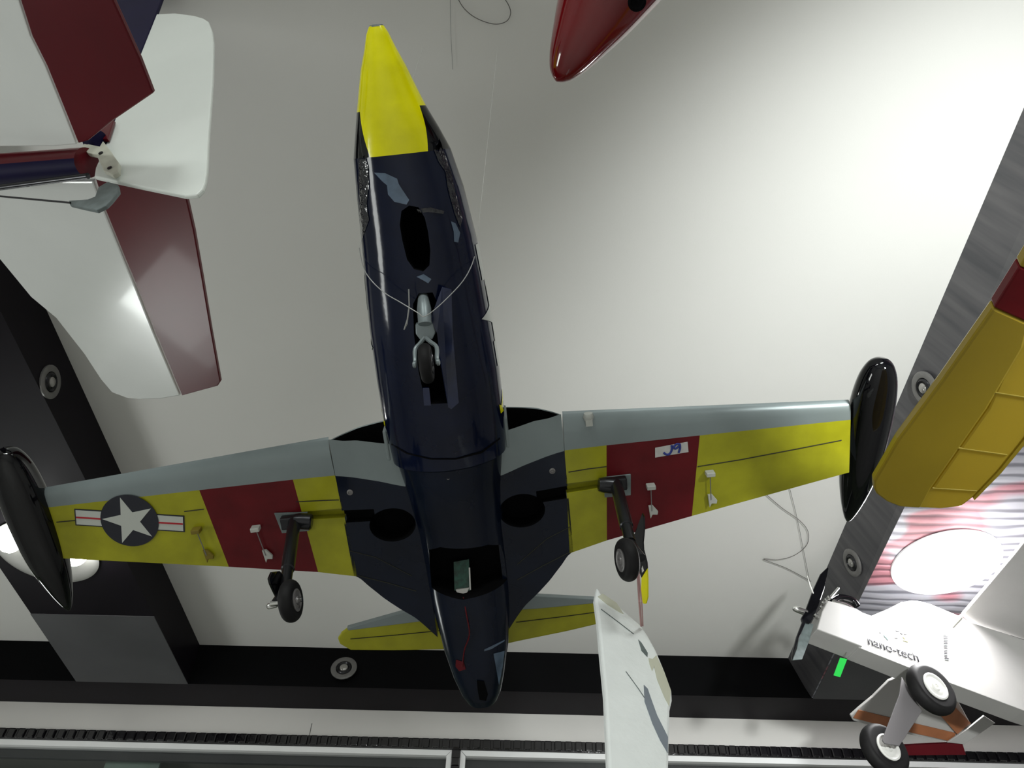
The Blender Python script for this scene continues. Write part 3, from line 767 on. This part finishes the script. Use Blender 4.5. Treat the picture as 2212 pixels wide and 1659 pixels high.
# ---- fishing line that carries the jet
loop = [JY(770, 430, -.24) + Vector((0, 0, 0)), J(776, 536, .0), J(784, 575, -.03), J(800, 603, -.056), J(830, 632, -.07), J(865, 653, -.08), J(903, 676, -.094), J(915, 684, -.097), J(935, 672, -.094), J(965, 645, -.084), J(1000, 607, -.068), J(1020, 570, -.04), J(1029, 535, -.005)]
pts = [JO + JR @ p for p in loop[1:]]
ends = (pts[0], pts[-1]); pts = catmull(pts, 4)
hang = thing('suspension_line', 'thin clear fishing line looped under the navy jet belly', 'line', (pts[0].x, pts[0].y, Zr(CE)))
tube('line', pts, .0006, M['nylon'], hang, seg=6)
for e in ends: tube('upper_line', [e, Vector((e.x, e.y, Zr(CE)))], .00025, M['faint'], hang, seg=5)
k = [JO + JR @ J(a, b, -.085) for a, b in ((883, 625), (884, 660), (880, 690), (873, 712), (879, 700), (884, 664))]
tube('knot', k, .0008, M['nylon'], hang, seg=6)

# ================================================================== RED / WHITE / BLUE TAIL, upper left
def cv(x, y, z): return RC @ Vector((x, y, z))
tO = camp(203, 350, 1.0)
ta = cv(.923, -.046, .383).normalized(); tl = cv(.262, -.654, -.71).normalized(); tv = cv(.283, .755, -.591).normalized()
tt = thing('model_airplane', 'red, white and blue model airplane tail at the upper left', 'model airplane', tO)
def TS(pts, off=0): return [on_plane(p, tO + tv * off, tv) for p in pts]
def TF(pts, off=0): return [on_plane(p, tO + tl * off, tl) for p in pts]
prism('elevator', TS([(20, -60), (44, 0), (69, 78), (101, 142), (142, 243), (169, 310), (190, 304), (245, 260), (330, 202), (302, 130), (243, 0), (215, -60)]), tv * .006, M['tail_red'], tt, bevel=.0015)
prism('stabilizer', TS([(17, -60), (40, 0), (65, 78), (97, 142), (138, 243), (165, 312), (120, 316), (-160, 318), (-160, -60)]), tv * .008, M['stab_white'], tt, bevel=.0015)
prism('stabilizer', TS([(201, 392), (223, 452), (267, 560), (295, 627), (331, 717), (389, 855), (347, 862), (301, 863), (273, 860), (241, 848), (217, 820), (181, 765), (120, 687), (66, 642), (0, 562), (-120, 450), (-140, 392)]), tv * .008, M['stab_white'], tt, bevel=.0025)
prism('elevator', TS([(206, 386), (260, 392), (330, 404), (402, 425), (419, 500), (437, 602), (456, 715), (476, 825), (470, 834), (393, 855), (335, 717), (299, 627), (271, 560), (227, 452)]), tv * .006, M['tail_red'], tt, bevel=.0015)
prism('rudder', TF([(338, 30), (378, 28), (418, 33), (439, 39), (450, 46), (458, 66), (461, 91), (459, 169), (449, 304), (446, 371), (443, 392), (437, 408), (425, 420), (398, 422), (300, 402), (203, 381), (206, 362), (230, 307), (248, 258), (300, 125)]), tl * .006, M['white'], tt, bevel=.0018)
prism('fin', TF([(190, -70), (376, -70), (348, 0), (337, 30), (299, 127), (262, 215), (235, 285), (200, 300), (150, 200)], .001), tl * .006, M['tail_blue'], tt, bevel=.0015)
prism('fin_fillet', TF([(208, 292), (222, 276), (246, 258), (232, 300), (222, 300)], -.006), tl * .005, M['tail_red'], tt, bevel=.001)
lathe('tail_plug', [(.001, -.012), (.012, -.01), (.015, 0), (.012, .008), (.001, .01)], on_plane((207, 304), tO - tl * .006, tl), ta, M['tail_blue'], tt, seg=18)
# boom in two colours
n = 28; secs = []
b0_ = tO - ta * .012 + (camp(200, 350, 1) - tO) * 0
for i in range(9):
    c = b0_ - ta * (.42 * i / 8) ; c += -cv(0, 1, 0) * 0.0
    r_ = .0185 + .006 * i / 8
    secs.append([c + (tv * math.cos(2 * PI * k / n) + tl * math.sin(2 * PI * k / n)) * r_ for k in range(n)])
V, Fc = loft_vf(secs); idx = []
for q in range(len(Fc)):
    k = q % n; a = 2 * PI * (k + .5) / n
    d = (tv * math.cos(a) + tl * math.sin(a)); up = d.dot(RC @ Vector((0, 1, 0)))
    idx.append(1 if up < -.05 else 0)
Fc += [tuple(range(n)), tuple(range(len(V) - n, len(V)))]; idx += [0, 0]
mk('tail_boom', V, Fc, [M['tail_red'], M['tail_blue']], idx, tt, smooth=True)
prism('control_horn', TF([(175, 318), (182, 309), (215, 316), (222, 304), (236, 322), (256, 351), (255, 371), (243, 378), (223, 368), (216, 351), (209, 334), (189, 330)], -.010), tl * .006, M['tail_horn'], tt, bevel=.001)
for p in ((218, 331), (237, 363)):
    lathe('horn_screw', [(.003, 0), (.003, .001), (.001, .0012)], on_plane(p, tO - tl * .0105, tl), -tl, M['strut'], tt, seg=10)
e0 = TF([(240, 400)], -.012)[0]
prism('elevator_horn', TF([(148, 433), (190, 430), (205, 424), (212, 404), (232, 392), (254, 398), (256, 412), (240, 432), (228, 444), (208, 454), (180, 448), (150, 441)], -.004), tl * .005, M['bracket'], tt, bevel=.001)
tube('pushrod', TF([(-60, 418), (0, 424), (152, 438)], -.006), .0012, M['strut'], tt, seg=8)
tube('tail_strut', TF([(-60, 414), (0, 405), (90, 393), (190, 380)], .002), .0038, M['strut'], tt, seg=10)

# ================================================================== RED GLOSS NOSE, top centre
axp = Vector((.48, -.877)); D0 = .92
c_list = [(0, 1.5), (3, 9), (8, 17), (20, 29), (50, 45.5), (100, 65), (150, 83), (200, 98), (260, 114), (340, 130), (430, 142)]
rn = thing('red_model_fuselage', 'glossy red rounded model nose hanging at the top centre', 'model airplane', camp(1330, -60, D0))
axw = None; secs = []
tipw = camp(1202, 176, D0)
dirw = (camp(1202 + .48 * 200, 176 - .877 * 200, D0 - .02) - tipw).normalized()
prof = []
P = smooth_tab([(a, b) for a, b in c_list], 5)
k_ = D0 / F
FN = lathe('fuselage_nose', [(b * k_, a * k_) for a, b in P], tipw, dirw, M['nose_red'], rn, seg=64)
hp = camp(1376, 4, D0 - .088)
lathe('air_hole', [(.0095, -.002), (.0095, .004), (.007, .006), (.001, .003)], hp, (camp(1376, 0, 0.2) - hp), M['well'], FN, seg=24)

# ================================================================== YELLOW WING, right
zw = .68
yw_o = on_z((2000, 1000), zw)
yw = thing('model_wing', 'translucent yellow model wing with a red band at the right edge', 'model airplane wing', yw_o)
YN = Vector((.10, -.12, 1)).normalized()
def YP(pts, off=0): return [on_plane(p, yw_o + YN * off, YN) for p in pts]
prism('open_panel', YP([(2330, 440), (2134, 883), (2014, 1054), (1950, 1096), (2033, 1100), (2077, 1095), (2102, 1076), (2159, 1016), (2212, 950), (2330, 790)], .0), YN * .010, M['wing_clear'], yw, bevel=.003)
prism('leading_edge_sheet', YP([(2147, 665), (2033, 826), (1938, 953), (1887, 1041), (1887, 1056), (1893, 1068), (1916, 1085), (1944, 1096), (1990, 1099), (2014, 1054), (2134, 883), (2212, 752), (2225, 700)], -.001), YN * .014, M['wing_yellow'], yw, bevel=.003)
prism('red_band', YP([(2147, 665), (2203, 576), (2330, 632), (2225, 700)], -.001), YN * .014, M['red'], yw, bevel=.002)
prism('leading_edge_sheet', YP([(2203, 576), (2330, 370), (2430, 500), (2330, 632)], -.001), YN * .014, M['wing_yellow'], yw, bevel=.002)
for a, b in (((2140, 846), (2330, 876)), ((2066, 967), (2175, 982)), ((2014, 1054), (2110, 1060))):
    tube('rib', YP([a, b], .0002), .0010, M['wing_rib'], yw, seg=6)
prism('trailing_edge', YP([(2102, 1076), (2159, 1016), (2212, 950), (2330, 790), (2345, 800), (2216, 958), (2163, 1022), (2105, 1081)], -.001), YN * .006, M['wing_yellow'], yw)

# ================================================================== WHITE FOAM MODEL, lower right
PH = math.radians(52)
u2 = Vector((.34, .94)).normalized()
fa = cv(.94, -.34, 0).normalized(); fl = cv(-u2.x * math.sin(PH), -u2.y * math.sin(PH), -math.cos(PH)).normalized(); fv = cv(u2.x * math.cos(PH), u2.y * math.cos(PH), -math.sin(PH)).normalized()
DD = 2.1
fO = camp(1900, 1400, DD)
fm = thing('model_airplane', 'white foam model airplane with black propeller at the lower right', 'model airplane', fO)
def FP(pts, off=0): return [on_plane(p, fO + fl * off, fl) for p in pts]
WD = .058
prism('cowl', FP([(1788.5, 1297), (1849, 1314), (1862, 1322), (1863, 1397), (1765, 1359), (1776, 1321)], -.004), fl * (WD + .006), M['foam_grey'], fm, bevel=.002)
prism('fuselage', FP([(1850, 1318), (1882, 1330), (1954, 1300), (1968, 1297), (1985, 1298), (2010, 1305), (2068, 1329), (2079, 1333), (2095, 1344), (2212, 1382), (2420, 1450), (2420, 1603), (2212, 1535), (2062, 1479), (1961, 1441), (1855, 1399)]), fl * WD, M['foam_grey'], fm, bevel=.001)
flt = FP([(1905, 1322), (1948, 1300), (1955, 1302), (1953, 1313), (1940, 1317)], -.001)
prism('red_mark', flt, fl * .001, M['red'], fm)
# wing of the same model reaching over the viewer's side
wO = FP([(2080, 1330)])[0]
def WP(pts, off=0): return [on_plane(p, wO + fv * off, fv) for p in pts]
prism('wing', WP([(2078, 1331), (2110, 1294), (2190, 1200), (2262, 1110), (2420, 1130), (2420, 1448), (2212, 1382), (2095, 1345)]), fv * .012, M['foam_grey'], fm, bevel=.002)
tube('wing_peg', FP([(2058, 1352), (2066, 1340), (2078, 1329)], -.004), [.003, .006, .004], M['cream'], fm, seg=10)
# engine
eng = FP([(1800, 1302), (1845, 1308)], .02)
tube('engine_cylinder', catmull(FP([(1796, 1299), (1815, 1291), (1840, 1297), (1852, 1310)], .02), 5), .010, M['black'], fm, seg=14)
tube('exhaust_pipe', catmull(FP([(1800, 1300), (1822, 1305), (1842, 1316)], .004), 5), .006, M['chrome'], fm, seg=12)
tube('needle_valve', FP([(1811, 1271), (1793, 1292)], .01), [.004, .004], M['chrome'], fm, seg=10)
for p in ((1790, 1292), (1784, 1297), (1778, 1303), (1762, 1330), (1774, 1312)):
    lathe('engine_bolt', [(.001, -.006), (.006, -.003), (.006, .003), (.001, .006)], FP([p], .01)[0], fa, M['chrome'], fm, seg=12)
tube('motor_shaft', FP([(1737, 1322), (1773, 1335)], .02), .0065, M['chrome'], fm, seg=14)
tube('spinner', FP([(1712, 1313), (1716, 1314.5), (1724, 1317), (1742, 1324)], .02), [.003, .0075, .009, .009], M['chrome'], fm, seg=18)
pr1 = prism('propeller', FP([(1788.5, 1224), (1790, 1228), (1781, 1272), (1768, 1310), (1757, 1335), (1750, 1346), (1741, 1344), (1728, 1375), (1715, 1410), (1710.5, 1426), (1713, 1404), (1721, 1374), (1733, 1343), (1731, 1335), (1740, 1318), (1756, 1275), (1772, 1240)], .012), fl * .006, M['black'], fm, bevel=.0015)
prism('propeller_twist', FP([(1733, 1343), (1745, 1345), (1758, 1348), (1749, 1382), (1733, 1424), (1712, 1426), (1722, 1400)], .020), fl * .003, M['bracket'], fm, bevel=.001)
tube('propeller_tag', FP([(1744, 1244), (1750, 1266), (1757, 1282)], .0), [.0008, .002, .0015], M['white_hub'], fm, seg=6)
# printing on the side: lettering, small marks, code column
def text_on(body_, p0, p1, size_px, m, name, off=-.0015):
    cu = bpy.data.curves.new(name, 'FONT'); cu.body = body_; cu.size = 1; cu.extrude = .0; cu.offset = .003
    o = bpy.data.objects.new(name, cu); COL.objects.link(o); bpy.context.view_layer.update()
    me = bpy.data.meshes.new_from_object(o.evaluated_get(bpy.context.evaluated_depsgraph_get())); bpy.data.objects.remove(o)
    w = max(v.co.x for v in me.vertices)
    A, B = FP([p0], off)[0], FP([p1], off)[0]; dx = (B - A); sc = dx.length / w; dx.normalize(); dy = -fl.cross(dx) if (-fl.cross(dx)).dot(fv) > 0 else fl.cross(dx)
    hs = size_px * DD / F / .7
    inv = base_of(fm).inverted()
    for v in me.vertices: v.co = inv @ (A + dx * v.co.x * sc + dy * v.co.y * hs)
    me.materials.clear(); me.materials.append(M[m])
    q = bpy.data.objects.new(name, me); COL.objects.link(q); q.parent = fm
    sd = q.modifiers.new('thick', 'SOLIDIFY'); sd.thickness = .0006
    return q
text_on('nano-tech', (1875, 1391), (1986, 1430), 24, 'ink', 'lettering')
def z2(a, b): return (1860 + a / 10.533, 1330 + b / 10.533)
for poly, m in (([(790, 325), (860, 330), (875, 360), (800, 350)], 'ink'), ([(880, 380), (970, 375), (950, 420), (920, 415)], 'ink'), ([(980, 410), (1040, 400), (1045, 425), (1000, 425)], 'ink'),
                ([(520, 430), (570, 440), (610, 480), (580, 510), (540, 480)], 'inkg'), ([(570, 500), (600, 500), (625, 555), (600, 550)], 'inkg'), ([(420, 370), (465, 385), (440, 400)], 'ink'),
                ([(950, 485), (1060, 500), (1115, 550), (1070, 600), (950, 560), (1010, 540)], 'inky'), ([(755, 495), (820, 505), (865, 500), (820, 515)], 'ink')):
    prism('printed_mark', FP([z2(*p) for p in poly], -.0012), fl * .0009, M[m], fm)
cb_ = []
for i in range(16):
    y = 425 + i * 38; w = 60 + (i * 37) % 40
    prism('code_bar', FP([z2(1875 + i * 2, y), z2(1875 + w + i * 2, y + 8), z2(1875 + w + i * 2, y + 20), z2(1875 + i * 2, y + 12)], -.0012), fl * .0009, M['ink' if i % 3 else 'bracket'], fm)
# undercarriage
prism('gear_leg', FP([(1948, 1462), (1992, 1536), (1943, 1611), (1912, 1606), (1906, 1598), (1943, 1500)], -.012), fl * .004, M['leg'], fm, bevel=.001)
wheel(FP([(2011, 1489)], -.03)[0], -fl + fa * .12, .066, .036, 'wheel', 'white_hub', fm, False, hr=.52)
wheel(FP([(1910, 1620)], .03)[0], -fl + fa * .1, .062, .034, 'wheel', 'white_hub', fm, False, hr=.5)
# green sticker dangling below the cowl
gt = thing('price_tag', 'small bright green tag hanging below the white cowl', 'tag', camp(1815, 1440, DD))
prism('tag_card', [camp(a, b, DD) for a, b in ((1815, 1421), (1830, 1424), (1815, 1463), (1801, 1459))], RC @ Vector((0, 0, -.002)), M['green'], gt)
tube('tag_thread', [camp(1823, 1423, DD), camp(1830, 1405, DD + .01)], .0007, M['nylon_dark'], gt, seg=5)

# second foam tail behind, with brown tape
s2 = thing('foam_tailplane', 'white foam tailplane with crossed brown tape behind the black wheels', 'model airplane part', camp(1980, 1550, 2.3))
def S2(pts, d=2.3): return [camp(a, b, d) for a, b in pts]
bk = RC @ Vector((0, 0, -.012))
prism('foam_sheet', S2([(1921, 1470), (1990, 1440), (2062, 1500), (2098, 1565), (2068, 1590), (2060, 1604), (1921, 1579), (1844, 1557), (1838, 1546), (1858, 1528), (1886, 1505)]), bk, M['foam_grey'], s2, bevel=.002)
prism('brown_tape', S2([(1855, 1534), (1921, 1550), (2065, 1584), (2057, 1602), (1921, 1572), (1844, 1551)], 2.296), bk * .3, M['orange'], s2)
prism('brown_tape', S2([(2062, 1526), (2097, 1562), (2068, 1586), (2032, 1546)], 2.292), bk * .3, M['orange'], s2)
prism('edge_strip', S2([(1955, 1611), (2079, 1605), (2087, 1631), (1955, 1632)], 2.29), bk, M['tail_red'], s2, bevel=.001)
prism('tail_strip', S2([(2046, 1604), (2090, 1575), (2126, 1546), (2135, 1552), (2150, 1562), (2084, 1608)], 2.285), bk * .5, M['foam_grey'], s2, bevel=.001)

# ================================================================== WHITE WING PANEL WITH TORN COVER, bottom centre
EN = Vector((.25, -1, .25)).normalized()
eO = camp(1370, 1500, .85)
ew = thing('foam_wing', 'white model wing panel with torn covering standing up at the bottom', 'model airplane wing', eO)
def EP(pts, off=0): return [on_plane(p, eO + EN * off, EN) for p in pts]
prism('wing_panel', EP([(1290, 1266), (1300, 1284), (1320, 1294), (1350, 1320), (1385, 1350), (1400, 1372), (1418, 1405), (1435, 1445), (1452, 1492), (1453, 1510), (1448, 1532), (1445, 1659), (1442, 1800), (1325, 1800), (1315, 1659), (1308, 1500), (1298, 1400), (1292, 1335), (1286, 1290)]), -EN * .012, M['foam'], ew, bevel=.003)
def e1(a, b): return (1150 + a / 2.9675, 1100 + b / 2.9675)
prism('torn_cover', EP([e1(*p) for p in ((715, 1125), (740, 1150), (760, 1210), (800, 1320), (840, 1400), (870, 1460), (868, 1560), (820, 1480), (770, 1370), (720, 1230))], .0008), -EN * .001, M['tear'], ew)
prism('torn_cover', EP([e1(*p) for p in ((680, 835), (700, 855), (740, 920), (738, 945), (700, 905))], .0008), -EN * .001, M['bracket'], ew)
prism('torn_cover', EP([e1(*p) for p in ((745, 955), (775, 960), (780, 1010), (768, 1035), (752, 990))], .0008), -EN * .001, M['cream'], ew)
prism('cream_edge_tape', EP([e1(*p) for p in ((770, 960), (795, 935), (845, 1040), (888, 1160), (878, 1260), (850, 1210), (800, 1090))], .0008), -EN * .001, M['cream'], ew)
prism('cream_edge_tape', EP([e1(*p) for p in ((420, 560), (450, 540), (540, 600), (585, 670), (560, 660), (480, 610))], .0006), -EN * .001, M['cream'], ew)
tube('crack', EP([e1(*p) for p in ((440, 640), (560, 730), (650, 800))], .0004), .0005, M['bracket'], ew, seg=5)
tube('crack', EP([e1(*p) for p in ((600, 1040), (680, 1150), (720, 1210))], .0004), .0005, M['bracket'], ew, seg=5)
ps = thing('hanging_string', 'pink twisted string holding up the torn white wing panel', 'string', camp(1378, 1225, .90))
a, b = camp(1378, 1212, .972), EP([(1385, 1352)], .004)[0]
tube('strand', [a, camp(1378, 1250, .95), camp(1381, 1300, .91), b], .0013, M['pink'], ps, seg=6)
tube('strand', [a, camp(1381, 1250, .948), camp(1386, 1300, .908), b + RC @ Vector((.002, 0, 0))], .0009, M['pink'], ps, seg=6)
# black propeller with yellow tip beside the right wheel
pp = thing('propeller', 'black propeller with a yellow tip beside the right landing wheel', 'propeller', camp(1384, 1205, 1.0))
pd = lambda pts, d=.985: [camp(a, b, d) for a, b in pts]
prism('blade', pd([(1387, 1108), (1391, 1116), (1392, 1140), (1389, 1172), (1390, 1190), (1374, 1196), (1366, 1165), (1375, 1140)]), RC @ Vector((.002, 0, -.003)), M['black'], pp, bevel=.0008)
prism('blade', pd([(1372, 1190), (1390, 1188), (1397, 1215), (1398, 1228), (1385, 1249), (1380, 1235)]), RC @ Vector((.002, 0, -.003)), M['black'], pp, bevel=.0008)
prism('blade_tip', pd([(1398, 1228), (1399, 1250), (1399, 1290), (1395, 1305), (1388, 1304), (1384, 1280), (1385, 1249)]), RC @ Vector((.002, 0, -.003)), M['nose_yellow'], pp, bevel=.0008)
lathe('propeller_hub', [(.001, -.006), (.006, -.005), (.007, .004), (.001, .006)], camp(1381, 1200, .984), RC @ Vector((0, 0, 1)), M['strut'], pp, seg=16)
prism('white_mark', pd([(1386, 1228), (1388, 1222), (1391, 1233), (1387, 1237)], .9835), RC @ Vector((0, 0, -.0008)), M['white_hub'], pp)

# ================================================================== loose nylon threads under the ceiling
def thread(pts, d, r, label, m='nylon_dark'):
    P = catmull([camp(a, b, d) for a, b in pts], 8)
    top = P[0].copy()
    o = tube('nylon_thread', P, r, M[m], None, seg=5); tag(o, label, 'thread'); return o
def th_c(pts, r, label, m='nylon_dark', drop=.006):
    P = catmull([on_z(p, CE - drop) for p in pts], 8)
    return tag(tube('nylon_thread', P, r, M[m], None, seg=5), label, 'thread')
th_c([(985, -12), (1000, 15), (1022, 35), (1050, 48), (1075, 52), (1095, 45), (1103, 28), (1098, 10), (1085, -10)], .0008, 'loose loop of dark thread under the ceiling, top centre')
th_c([(972, -20), (974, 70), (978, 150)], .0005, 'straight pale thread against the ceiling right of the yellow nose', 'nylon')
th_c([(1655, 1068), (1690, 1098), (1728, 1125), (1746, 1150), (1742, 1178), (1715, 1200), (1680, 1209), (1650, 1208), (1700, 1228), (1752, 1256)], .0010, 'curly loose thread against the ceiling left of the black propeller')
th_c([(1706, 1055), (1722, 1120), (1738, 1200), (1750, 1262)], .0007, 'straight thread running down to the black propeller blade')
